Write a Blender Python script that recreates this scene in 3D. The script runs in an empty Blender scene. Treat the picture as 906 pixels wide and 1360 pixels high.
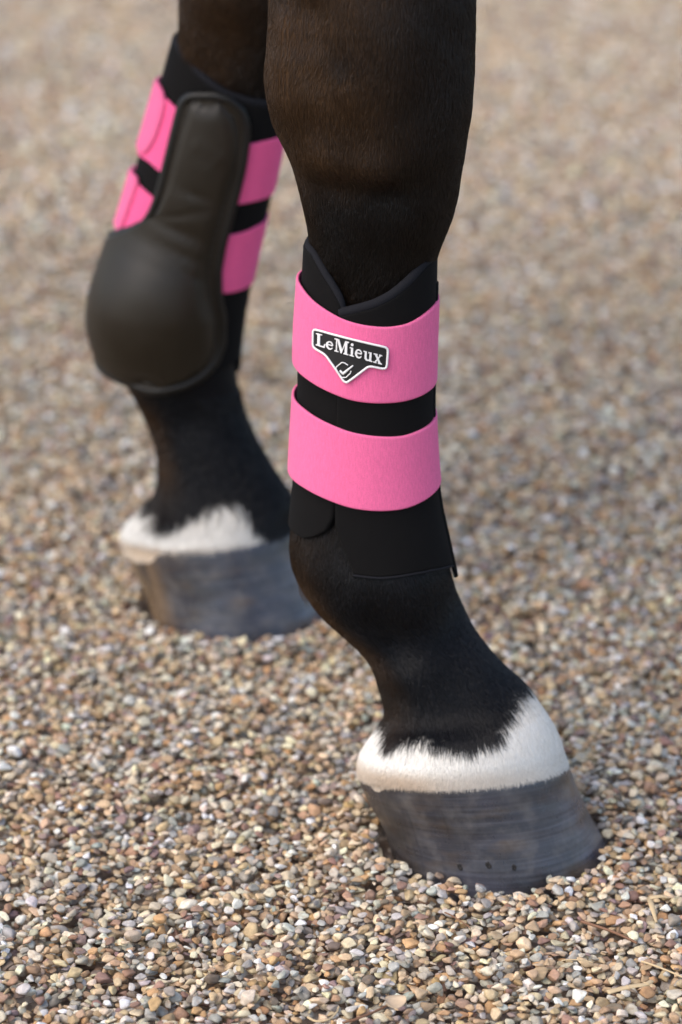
import bpy, math, random
import numpy as np
from mathutils import Vector, kdtree
R = math.radians
rng = np.random.default_rng(7)
random.seed(7)
sc = bpy.context.scene
COL = sc.collection

# ------------------------------------------------------------------ camera
CAM_H, PITCH, FPX = 0.754, R(21.0), 3400.0          # FPX: focal length in photo pixels (photo 906 x 1360)
cam = bpy.data.cameras.new('camera')
co = bpy.data.objects.new('camera', cam); COL.objects.link(co)
co.location = (0, 0, CAM_H); co.rotation_euler = (math.pi/2 - PITCH, 0, 0)
cam.sensor_fit = 'VERTICAL'; cam.sensor_height = 36.0; cam.sensor_width = 24.0
cam.lens = FPX/1360*36.0
cam.clip_start = 0.05; cam.clip_end = 500
cam.dof.use_dof = True; cam.dof.focus_distance = 1.44; cam.dof.aperture_fstop = 4.8
cam.dof.aperture_blades = 9
sc.camera = co

# ------------------------------------------------------------------ light
SUN_EL, SUN_AZ = R(50), R(-60)                       # azimuth clockwise from +Y
sdir = Vector((math.sin(SUN_AZ)*math.cos(SUN_EL)*1.0, -abs(math.cos(SUN_AZ))*math.cos(SUN_EL), math.sin(SUN_EL)))
w = bpy.data.worlds.new('World'); sc.world = w; w.use_nodes = True
nt = w.node_tree; nt.nodes.clear()
sky = nt.nodes.new('ShaderNodeTexSky'); sky.sky_type = 'NISHITA'; sky.sun_disc = False
sky.sun_elevation = SUN_EL; sky.sun_rotation = math.atan2(sdir.x, sdir.y)
sky.dust_density = 2.0; sky.air_density = 1.0; sky.ozone_density = 1.0
bg = nt.nodes.new('ShaderNodeBackground'); bg.inputs[1].default_value = 0.15
wo = nt.nodes.new('ShaderNodeOutputWorld')
nt.links.new(sky.outputs[0], bg.inputs[0]); nt.links.new(bg.outputs[0], wo.inputs[0])
sl = bpy.data.lights.new('sun', 'SUN'); sl.energy = 1.15; sl.angle = R(70); sl.color = (1.0, 0.86, 0.71)
so = bpy.data.objects.new('sun', sl); COL.objects.link(so)
so.rotation_euler = (-sdir).to_track_quat('-Z', 'Y').to_euler()
so.location = (-3, -2, 4)
sc.view_settings.view_transform = 'Standard'; sc.view_settings.look = 'None'
sc.view_settings.exposure = 0.95; sc.view_settings.gamma = 1.0
sc.cycles.use_denoising = True
try: sc.cycles.denoiser = 'OPENIMAGEDENOISE'
except Exception: pass
sc.cycles.max_bounces = 7; sc.cycles.diffuse_bounces = 5; sc.cycles.glossy_bounces = 3
sc.cycles.transparent_max_bounces = 6

# ------------------------------------------------------------------ photo geometry helpers
CAM = np.array([0, 0, CAM_H]); FW = np.array([0, math.cos(PITCH), -math.sin(PITCH)])
UP = np.array([0, math.sin(PITCH), math.cos(PITCH)]); RT = np.array([1.0, 0, 0])
def proj(P):
    v = np.asarray(P, float) - CAM; d = v @ FW
    return np.stack([453 + FPX*(v @ RT)/d, 680 - FPX*(v @ UP)/d], -1)
def ray(px, py):
    return FW + RT*((px-453)/FPX) - UP*((py-680)/FPX)
def on_plane(px, py, p0, n):
    d = ray(px, py); t = ((p0-CAM) @ n)/(d @ n)
    return CAM + d*t
def on_ground(px, py, z=0.0):
    return on_plane(px, py, np.array([0, 0, z]), np.array([0, 0, 1.0]))

TH = R(22)                                            # the horse faces right and a little towards the camera
F = np.array([math.cos(TH), -math.sin(TH), 0]); L = np.array([math.sin(TH), math.cos(TH), 0]); Z = np.array([0, 0, 1.0])

def catmull(P, s):
    P = np.asarray(P, float); n = len(P); s = np.clip(np.asarray(s, float), 0, n-1-1e-9)
    i = np.floor(s).astype(int); t = (s-i).reshape(s.shape + (1,)*(P.ndim-1))
    g = lambda k: P[np.clip(k, 0, n-1)]
    p0, p1, p2, p3 = g(i-1), g(i), g(i+1), g(i+2)
    return 0.5*((2*p1) + (-p0+p2)*t + (2*p0-5*p1+4*p2-p3)*t*t + (-p0+3*p1-3*p2+p3)*t**3)

class Tube:
    """Limb-like surface: stations with centre C, fore half axis A, lateral half axis B."""
    def __init__(self, base, pairs, ratio, extra=()):
        C, A, B = [], [], []
        for e in extra:
            C.append(e[0]); A.append(F*e[1]); B.append(L*e[2])
        for k, pr_ in enumerate(pairs):
            l, r = pr_[:2]
            m = ((l[0]+r[0])/2, (l[1]+r[1])/2)
            c = on_plane(m[0], m[1], base, L)
            pl = on_plane(l[0], l[1], c, np.array([0, 1.0, 0])); pr = on_plane(r[0], r[1], c, np.array([0, 1.0, 0]))
            v = (pr-pl)/2; hw = v[0]; rho = ratio[k] if isinstance(ratio, (list, tuple)) else ratio
            a = hw/math.sqrt(math.cos(TH)**2 + (rho*math.sin(TH))**2)
            tz = v[2]*hw/(a*a*math.cos(TH))
            tl = 0.0
            if len(pr_) > 2:                           # height of the side towards the camera, where the photo shows it
                for it in range(20):
                    y0 = proj(c - L*a*rho - Z*a*rho*tl)[1]; y1 = proj(c - L*a*rho - Z*a*rho*(tl+0.01))[1]
                    tl += (pr_[2]-y0)/(y1-y0)*0.01
            C.append(c); A.append(F*a + Z*a*tz); B.append(L*a*rho + Z*a*rho*tl)
        self.C, self.A, self.B = np.array(C), np.array(A), np.array(B); self.n = len(C)
    def at(self, phi, s, h=0.0):
        phi = np.asarray(phi, float); s = np.asarray(s, float); phi, s = np.broadcast_arrays(phi, s)
        C, A, B = catmull(self.C, s), catmull(self.A, s), catmull(self.B, s)
        sn, cs = np.sin(phi)[..., None], np.cos(phi)[..., None]
        la = np.linalg.norm(A, axis=-1, keepdims=True); lb = np.linalg.norm(B, axis=-1, keepdims=True)
        n = A/la*sn/la - B/lb*cs/lb
        n = n/np.linalg.norm(n, axis=-1, keepdims=True)
        h = np.asarray(h, float); h = np.broadcast_to(h, phi.shape)[..., None]
        return C + A*sn - B*cs + n*h
    def find(self, px, py, h=0.0):
        """(phi, s) of the surface point on the camera's side that the photo shows at (px, py)."""
        best = None
        for s0 in np.linspace(0.5, self.n-1.5, 12):
            for p0 in (-0.9, 0.0, 0.9):
                x = np.array([p0, s0]); ok = False
                for _ in range(14):
                    e = proj(self.at(x[0], x[1], h)) - (px, py)
                    if abs(e).max() < 0.02: ok = True; break
                    d = 1e-4
                    J = np.stack([(proj(self.at(x[0]+d, x[1], h))-proj(self.at(x[0], x[1], h)))/d,
                                  (proj(self.at(x[0], x[1]+d, h))-proj(self.at(x[0], x[1], h)))/d], 1)
                    J = J + np.eye(2)*1e-6
                    try: st = np.linalg.solve(J, e)
                    except Exception: break
                    x = x - np.clip(st, -0.5, 0.5); x[1] = min(max(x[1], 0), self.n-1)
                e = np.abs(proj(self.at(x[0], x[1], h)) - (px, py)).max()
                if abs(x[0]) < 1.9 and (best is None or e < best[0]-0.05): best = (e, x.copy())
                if ok and abs(x[0]) < 1.75: return x
        return best[1]

# ------------------------------------------------------------------ object helpers
def link(name, me, mat=None, parent=None, smooth=True, **props):
    o = bpy.data.objects.new(name, me); COL.objects.link(o)
    if mat is not None: me.materials.append(mat)
    if parent is not None: o.parent = parent
    for k, v in props.items(): o[k] = v
    if smooth and hasattr(me, 'polygons'): me.polygons.foreach_set('use_smooth', [True]*len(me.polygons))
    return o
def mesh(name, V, Fc):
    me = bpy.data.meshes.new(name); me.from_pydata([tuple(map(float, v)) for v in V], [], Fc); me.update(); return me
def local(V, o):                                      # world points to the local space of an Empty with a plain location
    return np.asarray(V, float) - np.array(o.location)
def empty(name, loc, label, cat, group=None):
    o = bpy.data.objects.new(name, None); COL.objects.link(o); o.location = loc
    o.empty_display_size = 0.02; o['label'] = label; o['category'] = cat
    if group: o['group'] = group
    return o
def grid_faces(ni, nj, wrap=False, off=0, flip=False):
    f = []
    for i in range(ni-1):
        for j in range(nj if wrap else nj-1):
            j2 = (j+1) % nj
            q = (off+i*nj+j, off+i*nj+j2, off+(i+1)*nj+j2, off+(i+1)*nj+j)
            f.append(q[::-1] if flip else q)
    return f
def slab(tube, phi, s, h0, h1, r=0.0015, wrap=False, extra=None, keep=0.35):
    """Closed sheet of cloth on a tube: phi, s grids; inner offset h0, outer h1 with rounded borders."""
    ni, nj = phi.shape
    P = tube.at(phi, s, h1)
    du = np.linalg.norm(np.diff(P, axis=0), axis=-1); cu = np.concatenate([np.zeros((1, nj)), np.cumsum(du, 0)])
    d = np.minimum(cu, cu[-1:]-cu)
    if not wrap:
        dv = np.linalg.norm(np.diff(P, axis=1), axis=-1); cv = np.concatenate([np.zeros((ni, 1)), np.cumsum(dv, 1)], 1)
        d = np.minimum(d, np.minimum(cv, cv[:, -1:]-cv))
    q = np.clip(d/r, 0, 1); prof = np.sqrt(np.clip(1-(1-q)**2, 0, 1)); prof = keep + (1-keep)*prof
    h = h0 + (h1-h0)*prof
    if extra is not None: h = h + extra(P, d)*np.clip(d/0.004, 0, 1)
    T = tube.at(phi, s, h); Bm = tube.at(phi, s, h0)
    V = np.concatenate([T.reshape(-1, 3), Bm.reshape(-1, 3)]); N = ni*nj
    f = grid_faces(ni, nj, wrap) + grid_faces(ni, nj, wrap, N, True)
    for j in range(nj if wrap else nj-1):
        j2 = (j+1) % nj
        f.append((j2, j, N+j, N+j2)); a = (ni-1)*nj
        f.append((a+j, a+j2, N+a+j2, N+a+j))
    if not wrap:
        for i in range(ni-1):
            f.append((i*nj, (i+1)*nj, N+(i+1)*nj, N+i*nj))
            f.append(((i+1)*nj+nj-1, i*nj+nj-1, N+i*nj+nj-1, N+(i+1)*nj+nj-1))
    return V, f
def edge_param(n, e=5, lim=0.06):
    """0..1 samples packed near both ends for rounded borders."""
    a = np.linspace(0, 1, e)**1.6*lim
    return np.concatenate([a, np.linspace(lim, 1-lim, n-2*e+2)[1:-1], 1-a[::-1]])
def sweep(pts, rad, n=6, closed=False, flat=1.0, up=None):
    pts = np.asarray(pts, float); m = len(pts); V = []; f = []
    rad = np.broadcast_to(np.asarray(rad, float), (m,))
    for i in range(m):
        t = (pts[(i+1) % m]-pts[i-1]) if closed else (pts[min(i+1, m-1)]-pts[max(i-1, 0)])
        t = t/max(np.linalg.norm(t), 1e-9)
        u = np.asarray(up[i] if up is not None and np.ndim(up) == 2 else (up if up is not None else (0, 0, 1)), float)
        sd = np.cross(t, u); sd /= max(np.linalg.norm(sd), 1e-9); u = np.cross(sd, t)
        for k in range(n):
            a = 2*math.pi*k/n; V.append(pts[i] + rad[i]*(sd*math.cos(a) + u*flat*math.sin(a)))
    for i in range(m if closed else m-1):
        i2 = (i+1) % m
        for k in range(n): f.append((i*n+k, i*n+(k+1) % n, i2*n+(k+1) % n, i2*n+k))
    if not closed: f += [tuple(range(n))[::-1], tuple((m-1)*n+k for k in range(n))]
    return V, f
def poly_interp(pts, v):
    """resample an (n,2) polyline by chord length at v in 0..1"""
    pts = np.asarray(pts, float); d = np.concatenate([[0], np.cumsum(np.linalg.norm(np.diff(pts, axis=0), axis=1))]); d /= d[-1]
    return np.stack([np.interp(v, d, pts[:, k]) for k in range(pts.shape[1])], -1)

# ------------------------------------------------------------------ materials
class NB:
    def __init__(self, name):
        self.m = bpy.data.materials.new(name); self.m.use_nodes = True
        self.t = self.m.node_tree; self.b = self.t.nodes['Principled BSDF']
    def n(self, typ, **kw):
        o = self.t.nodes.new(typ)
        for k, v in kw.items():
            if k.startswith('i_'): o.inputs[int(k[2:]) if k[2:].isdigit() else k[2:]].default_value = v
            else: setattr(o, k, v)
        return o
    def l(self, a, b): self.t.links.new(a, b)
    def coord(self, which='Object', scale=(1, 1, 1)):
        c = self.n('ShaderNodeTexCoord'); m = self.n('ShaderNodeMapping'); m.inputs['Scale'].default_value = scale
        self.l(c.outputs[which], m.inputs[0]); return m.outputs[0]
    def noise(self, vec, scale, detail=4, rough=0.55):
        o = self.n('ShaderNodeTexNoise'); o.inputs['Scale'].default_value = scale
        o.inputs['Detail'].default_value = detail; o.inputs['Roughness'].default_value = rough
        if vec is not None: self.l(vec, o.inputs['Vector'])
        return o.outputs['Fac']
    def ramp(self, fac, stops, interp='LINEAR'):
        o = self.n('ShaderNodeValToRGB'); e = o.color_ramp.elements; o.color_ramp.interpolation = interp
        while len(e) < len(stops): e.new(0.5)
        for el, (p, c) in zip(e, stops): el.position = p; el.color = (*c, 1)
        self.l(fac, o.inputs[0]); return o.outputs[0]
    def mix(self, fac, a, b, mode='MIX'):
        o = self.n('ShaderNodeMix', data_type='RGBA', blend_type=mode)
        for sock, v in ((o.inputs[0], fac), (o.inputs[6], a), (o.inputs[7], b)):
            if hasattr(v, 'node'): self.l(v, sock)
            else: sock.default_value = v if isinstance(v, (int, float)) else (*v, 1)
        return o.outputs[2]
    def bump(self, h, strength=0.3, dist=0.001, prev=None):
        o = self.n('ShaderNodeBump'); o.inputs['Strength'].default_value = strength; o.inputs['Distance'].default_value = dist
        self.l(h, o.inputs['Height'])
        if prev is not None: self.l(prev, o.inputs['Normal'])
        self.l(o.outputs[0], self.b.inputs['Normal']); return o.outputs[0]
    def set(self, **kw):
        for k, v in kw.items():
            s = self.b.inputs[k.replace('_', ' ')]
            if hasattr(v, 'node'): self.l(v, s)
            else: s.default_value = (*v, 1) if isinstance(v, tuple) else v
        return self

def m_cloth(name, c1, c2, rough=0.85, sheen=0.3, ribs=0.0, grain=900, bump=0.35, tint=(1, 1, 1)):
    b = NB(name); v = b.coord()
    big = b.noise(v, 18, 3); fine = b.noise(v, grain, 3, 0.7)
    col = b.mix(big, c1, c2)
    sp = b.ramp(fine, [(0.35, (0.92,)*3), (0.65, (1.06,)*3)])
    col = b.mix(1.0, col, sp, 'MULTIPLY')
    b.set(Base_Color=col, Roughness=rough, Sheen_Weight=sheen, Sheen_Roughness=0.5, Sheen_Tint=tint, Specular_IOR_Level=0.12)
    nb = b.bump(fine, bump, 0.0005)
    if ribs:                                                   # knitted ribs running up and down the band
        kn = b.noise(b.coord('Object', (1, 1, 0.06)), ribs, 2, 0.6)
        b.bump(kn, 0.5, 0.0005, nb)
        b.set(Base_Color=b.mix(1.0, col, b.ramp(kn, [(0.35, (0.90,)*3), (0.65, (1.06,)*3)]), 'MULTIPLY'))
    return b.m
M_NEO = m_cloth('black_neoprene', (0.0042, 0.0038, 0.0038), (0.0068, 0.0062, 0.006), 0.9, 0.0, 0, 1100, 0.25, (0.7, 0.75, 0.9))
M_RIM = m_cloth('cut_neoprene_edge', (0.010, 0.010, 0.012), (0.015, 0.015, 0.018), 0.9, 0.0, 0, 1100, 0.25, (0.7, 0.75, 0.9))
M_PINK = m_cloth('pink_elastic', (0.80, 0.14, 0.305), (0.84, 0.16, 0.33), 0.85, 0.12, 2600, 1500, 0.25, (1, 0.7, 0.9))
M_PINKD = m_cloth('pink_loop_fabric', (0.80, 0.105, 0.27), (0.84, 0.12, 0.295), 0.9, 0.1, 0, 1000, 0.5, (1, 0.6, 0.8))
def m_leather(name='black_leather', c1=(0.0100, 0.0068, 0.0031), c2=(0.0165, 0.0112, 0.0052)):
    b = NB(name); v = b.coord()
    vo = b.n('ShaderNodeTexVoronoi', feature='DISTANCE_TO_EDGE'); vo.inputs['Scale'].default_value = 700; b.l(v, vo.inputs['Vector'])
    big = b.noise(v, 30, 4)
    b.set(Base_Color=b.mix(big, c1, c2),
          Roughness=b.ramp(big, [(0.3, (0.36,)*3), (0.7, (0.48,)*3)]), Specular_IOR_Level=0.32)
    n1 = b.bump(vo.outputs['Distance'], 0.15, 0.0005)
    return b.m
M_LEATHER = m_leather(); M_BIND = m_leather('binding_leather', (0.005, 0.0042, 0.0032), (0.008, 0.0068, 0.005))
def m_plain(name, c, rough=0.5, spec=0.4):
    b = NB(name); v = b.coord(); f = b.noise(v, 600, 3)
    b.set(Base_Color=b.mix(f, tuple(x*0.85 for x in c), tuple(min(1, x*1.1) for x in c)), Roughness=rough, Specular_IOR_Level=spec)
    b.bump(f, 0.1, 0.0003); return b.m
M_RUB = m_plain('black_rubber', (0.012, 0.011, 0.011), 0.55)
M_WHITE = m_plain('white_rubber', (0.80, 0.78, 0.76), 0.5)
M_THREAD = m_plain('dark_thread', (0.028, 0.026, 0.024), 0.7)
def m_coat():
    b = NB('horse_coat'); a = b.n('ShaderNodeAttribute', attribute_name='coat')
    v = b.coord('Object', (1, 1, 0.12)); f = b.noise(v, 900, 3, 0.7)
    col = b.mix(1.0, a.outputs['Color'], b.ramp(f, [(0.3, (0.7,)*3), (0.7, (1.25,)*3)]), 'MULTIPLY')
    b.set(Base_Color=col, Roughness=0.7, Specular_IOR_Level=0.12); b.bump(f, 0.25, 0.0006); return b.m
M_COAT = m_coat()
def m_hair(name='coat_hair'):
    b = NB(name); a = b.n('ShaderNodeAttribute', attribute_name='coat')
    b.set(Base_Color=a.outputs['Color'], Roughness=0.32, Specular_IOR_Level=0.27); return b.m
M_HAIR = m_hair()
def m_hoof(name, brown=0.0):
    b = NB(name); v = b.coord()
    at = b.n('ShaderNodeAttribute', attribute_name='wall')      # x: around, y: down the wall
    sep = b.n('ShaderNodeSeparateColor'); b.l(at.outputs['Color'], sep.inputs[0])
    cx = b.n('ShaderNodeCombineXYZ'); b.l(sep.outputs[0], cx.inputs[0]); b.l(sep.outputs[1], cx.inputs[1])
    def mapped(sx, sy):
        m = b.n('ShaderNodeMapping'); m.inputs['Scale'].default_value = (sx, sy, 1); b.l(cx.outputs[0], m.inputs[0]); return m.outputs[0]
    rings = b.noise(mapped(3, 26), 1.0, 5, 0.6); fibres = b.noise(mapped(120, 3), 1.0, 4, 0.6)
    patch = b.noise(mapped(7, 3.2), 1.0, 3, 0.5); dust = b.noise(v, 60, 5, 0.6)
    col = b.ramp(rings, [(0.3, (0.024, 0.0245, 0.030)), (0.48, (0.046, 0.047, 0.057)), (0.7, (0.080, 0.082, 0.097))])
    col = b.mix(b.ramp(fibres, [(0.54, (0,)*3), (0.78, (0.25,)*3)]), col, (0.10, 0.098, 0.10))
    col = b.mix(b.ramp(patch, [(0.53, (0,)*3), (0.68, (0.7,)*3)]), col, (0.100, 0.066, 0.036))
    col = b.mix(b.ramp(dust, [(0.48, (0,)*3), (0.78, (0.6,)*3)]), col, (0.17, 0.155, 0.14))
    vary = b.noise(mapped(4.5, 1.6), 1.0, 4, 0.55)
    col = b.mix(1.0, col, b.ramp(vary, [(0.34, (0.48, 0.46, 0.45)), (0.5, (0.95, 0.95, 0.97)), (0.64, (1.55, 1.58, 1.70))]), 'MULTIPLY')
    hz = b.n('ShaderNodeMapRange', interpolation_type='SMOOTHSTEP'); hz.inputs['From Min'].default_value = 0.56; hz.inputs['From Max'].default_value = 0.33
    jg = b.n('ShaderNodeMath', operation='MULTIPLY_ADD'); b.l(patch, jg.inputs[0]); jg.inputs[1].default_value = 0.35; b.l(sep.outputs[0], jg.inputs[2])
    jg2 = b.n('ShaderNodeMath', operation='SUBTRACT'); b.l(jg.outputs[0], jg2.inputs[0]); jg2.inputs[1].default_value = 0.175; b.l(jg2.outputs[0], hz.inputs[0])
    hm_ = b.n('ShaderNodeMath', operation='MULTIPLY'); b.l(hz.outputs[0], hm_.inputs[0]); hm_.inputs[1].default_value = 0.75
    col = b.mix(hm_.outputs[0], col, b.ramp(fibres, [(0.35, (0.020, 0.016, 0.013)), (0.65, (0.050, 0.037, 0.025))]))      # browner horn towards the heel
    crk = b.noise(mapped(70, 1.3), 1.0, 2, 0.5); col = b.mix(b.ramp(crk, [(0.70, (0,)*3), (0.76, (0.6,)*3)]), col, (0.016, 0.015, 0.015))
    if brown:                                                  # pale streaked horn of the far heel
        st = b.noise(mapped(26, 0.7), 1.0, 3, 0.6)
        hl = b.n('ShaderNodeMapRange'); b.l(sep.outputs[0], hl.inputs[0])
        hl.inputs['From Min'].default_value = 0.47; hl.inputs['From Max'].default_value = 0.40
        mm = b.n('ShaderNodeMath', operation='MULTIPLY'); b.l(hl.outputs[0], mm.inputs[0])
        b.l(b.ramp(st, [(0.36, (0.1,)*3), (0.54, (0.95,)*3)]), mm.inputs[1])
        col = b.mix(mm.outputs[0], col, (0.25, 0.16, 0.085))
    b.set(Base_Color=col, Roughness=b.ramp(dust, [(0.3, (0.22,)*3), (0.7, (0.46,)*3)]), Specular_IOR_Level=0.5)
    n1 = b.bump(rings, 0.12, 0.001); n2 = b.bump(fibres, 0.25, 0.0008, n1); b.bump(b.noise(v, 500, 4, 0.7), 0.2, 0.0006, n2)
    return b.m
M_HOOF = m_hoof('hoof_horn'); M_HOOF_FAR = m_hoof('streaked_hoof_horn', 1.0)
M_HOLE = m_plain('packed_grit', (0.02, 0.018, 0.017), 0.9)
def m_pebble():
    b = NB('pebble_stone'); a = b.n('ShaderNodeAttribute', attribute_type='INSTANCER', attribute_name='pcol')
    c = b.n('ShaderNodeTexCoord'); ad = b.n('ShaderNodeVectorMath', operation='ADD')
    sc_ = b.n('ShaderNodeVectorMath', operation='SCALE'); sc_.inputs['Scale'].default_value = 37.0
    b.l(a.outputs['Color'], sc_.inputs[0]); b.l(c.outputs['Object'], ad.inputs[0]); b.l(sc_.outputs[0], ad.inputs[1])
    v = ad.outputs[0]
    f1 = b.noise(v, 1.3, 4, 0.6); f2 = b.noise(v, 9, 5, 0.75)
    col = b.mix(1.0, a.outputs['Color'], b.ramp(f1, [(0.3, (0.78, 0.76, 0.74)), (0.7, (1.15, 1.14, 1.12))]), 'MULTIPLY')
    col = b.mix(1.0, col, b.ramp(f2, [(0.3, (0.80,)*3), (0.5, (1.0,)*3), (0.72, (1.2,)*3)]), 'MULTIPLY')
    st = b.noise(v, 0.8, 2, 0.5)
    col = b.mix(b.ramp(st, [(0.60, (0,)*3), (0.68, (0.3,)*3)]), col, (0.36, 0.22, 0.12))
    b.set(Base_Color=col, Roughness=b.ramp(f2, [(0.3, (0.6,)*3), (0.7, (0.85,)*3)]), Specular_IOR_Level=0.2)
    b.bump(f2, 0.25, 0.1); return b.m
M_PEB = m_pebble()
def m_ground():
    b = NB('gravel_bed'); v = b.coord()
    vo = b.n('ShaderNodeTexVoronoi', feature='F1'); vo.inputs['Scale'].default_value = 110; b.l(v, vo.inputs['Vector'])
    sepc = b.n('ShaderNodeSeparateColor'); b.l(vo.outputs['Color'], sepc.inputs[0])
    col = b.ramp(sepc.outputs[0], [(0.0, (0.13, 0.09, 0.065)), (0.3, (0.24, 0.17, 0.12)), (0.55, (0.30, 0.25, 0.21)), (0.8, (0.36, 0.30, 0.24)), (1.0, (0.45, 0.43, 0.42))])
    b.set(Base_Color=col, Roughness=0.85)
    iv = b.n('ShaderNodeMath', operation='SUBTRACT'); iv.inputs[0].default_value = 1.0; b.l(vo.outputs['Distance'], iv.inputs[1])
    b.bump(iv.outputs[0], 0.8, 0.006); return b.m
M_GROUND = m_ground()
M_STRAW = m_plain('dry_straw', (0.56, 0.42, 0.24), 0.6)
M_TWIG = m_plain('brown_stalk', (0.20, 0.10, 0.055), 0.7)
M_LEAF = m_plain('dry_leaf', (0.52, 0.40, 0.27), 0.7)

# ------------------------------------------------------------------ ground sheet
HN = np.array([0.0925, 1.404, 0.0]); HF = np.array([-0.080, 1.777, 0.0]); HFG = HF + np.array([0, -0.013, 0])   # hoof centres on the ground
me = mesh('ground', [(-200, -200, -0.014), (200, -200, -0.014), (200, 200, -0.014), (-200, 200, -0.014)], [(0, 1, 2, 3)])
link('ground', me, M_GROUND, smooth=False, kind='structure')

# ------------------------------------------------------------------ gravel: pebbles settled on one another
def pebble_proto(k, sub=2):
    import bmesh
    bm = bmesh.new(); bmesh.ops.create_icosphere(bm, subdivisions=3, radius=1.0)
    V = np.array([v.co[:] for v in bm.verts]); Fc = [[v.index for v in f.verts] for f in bm.faces]; bm.free()
    r = np.random.default_rng(100+k)
    nrm = r.normal(size=(10+k % 7, 3)); nrm /= np.linalg.norm(nrm, axis=1, keepdims=True)
    d = r.uniform(0.46, 0.95, len(nrm)); dots = V @ nrm.T
    q = np.where(dots > 0.05, d[None]/np.maximum(dots, 0.05), 9.0)
    p = 22.0 + 16*(k % 3)                                   # soft minimum: rounded facets
    rad = (np.sum(np.minimum(q, 3.0)**-p, 1) + 1.15**-p)**(-1/p)
    V = V*rad[:, None]
    V /= np.abs(V).max(0)[None]
    return V, Fc
def drop_tile(T=0.42, cell=0.00115, n=12500, K=4, sz=0.0040):
    G = int(round(T/cell)); hm = np.full((G, G), -0.012); own = np.full((G, G), -1)
    out = []
    for i in range(n):
        a = sz*math.exp(rng.normal(0, 0.26)); a = min(max(a, sz*0.52), sz*1.95)
        b = a*rng.uniform(0.55, 0.95); c = b*rng.uniform(0.45, 0.85); yaw = rng.uniform(0, math.pi)
        w = int(a/cell)+1; ii = np.arange(-w, w+1)*cell; X, Y = np.meshgrid(ii, ii, indexing='ij')
        U = X*math.cos(yaw)+Y*math.sin(yaw); W = -X*math.sin(yaw)+Y*math.cos(yaw)
        rho2 = (U/a)**2+(W/b)**2; m = rho2 < 0.93; dz = c*np.sqrt(np.clip(1-rho2, 0, 1))
        best = None; x0, y0 = rng.uniform(0, G, 2)
        for k in range(K):
            cx, cy = int(x0+rng.normal(0, 4)*(k > 0)) % G, int(y0+rng.normal(0, 4)*(k > 0)) % G
            ix = (np.arange(-w, w+1)+cx) % G; iy = (np.arange(-w, w+1)+cy) % G
            hsub = hm[np.ix_(ix, iy)]; v = (hsub+dz)[m]
            zc = np.partition(v, int(len(v)*0.86))[int(len(v)*0.86)]
            if best is None or zc < best[0]: best = (zc, cx, cy, ix, iy)
        zc, cx, cy, ix, iy = best
        if zc > 0.008: continue
        sub = np.ix_(ix, iy); top = zc+dz; up = m & (top > hm[sub])
        h = hm[sub]; h[up] = top[up]; hm[sub] = h
        o = own[sub]; o[up] = len(out); own[sub] = o
        out.append((cx*cell, cy*cell, zc, a, b, c, yaw))
    out = np.array(out); cnt = np.bincount(own[own >= 0].ravel(), minlength=len(out))
    keep = cnt >= 3; zm = float(np.mean(hm))
    out[:, 2] -= zm
    return out[keep]
T = 0.42
tile = drop_tile(T, 0.00090, 22000, 3, 0.0030); tile_far = drop_tile(T, 0.00115, 10500, 3, 0.0043)
nx = range(-10, 11); ny = range(0, 19)
P = []
for ty in ny:
    for tx in nx:
        ox, oy = tx*T + (ty % 2)*0.17, ty*T - 0.1
        d0 = oy + T
        if abs(ox+T/2) - T/2 > 0.40 + 0.27*max(d0, 0) or d0 < 0.75 or oy > 5.6: continue
        t = (tile if oy < 2.5 else tile_far).copy(); t[:, 0] += ox; t[:, 1] += oy
        P.append(t)
P = np.concatenate(P); N = len(P)
def smooth_noise(x, y, seed, sc_):
    r = np.random.default_rng(seed); z = 0
    for k in range(7):
        a = r.uniform(0, 6.28); f = r.uniform(0.6, 1.6)/sc_; z = z + np.sin((x*math.cos(a)+y*math.sin(a))*f*6.28+r.uniform(0, 6.28))
    return z/7
def lie(x, y):
    return 0.006*smooth_noise(x, y, 1, 0.5) + 0.003*smooth_noise(x, y, 2, 0.16)
def hoof_local(x, y, c):
    dx, dy = x-c[0], y-c[1]; return dx*F[0]+dy*F[1], dx*L[0]+dy*L[1]
zz = lie(P[:, 0], P[:, 1])
for c in (HN, HFG):                                        # the hooves have settled in and pushed up a low rim
    zz = zz*(1-np.exp(-(((P[:, 0]-c[0])**2+(P[:, 1]-c[1])**2)/0.10**2)))
    u, v = hoof_local(P[:, 0], P[:, 1], c); rr = np.sqrt((u/0.0745)**2+(v/0.070)**2)
    zz = zz + 0.0045*np.exp(-((rr-1.2)/0.2)**2)
P[:, 2] += zz
keep = np.ones(N, bool)
for c in (HN, HFG):
    u, v = hoof_local(P[:, 0], P[:, 1], c)
    rr = np.sqrt((u/(0.0715+0.4*P[:, 3]))**2+(v/(0.067+0.4*P[:, 3]))**2); keep &= rr > 1.0
P = P[keep]; N = len(P)
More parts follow.
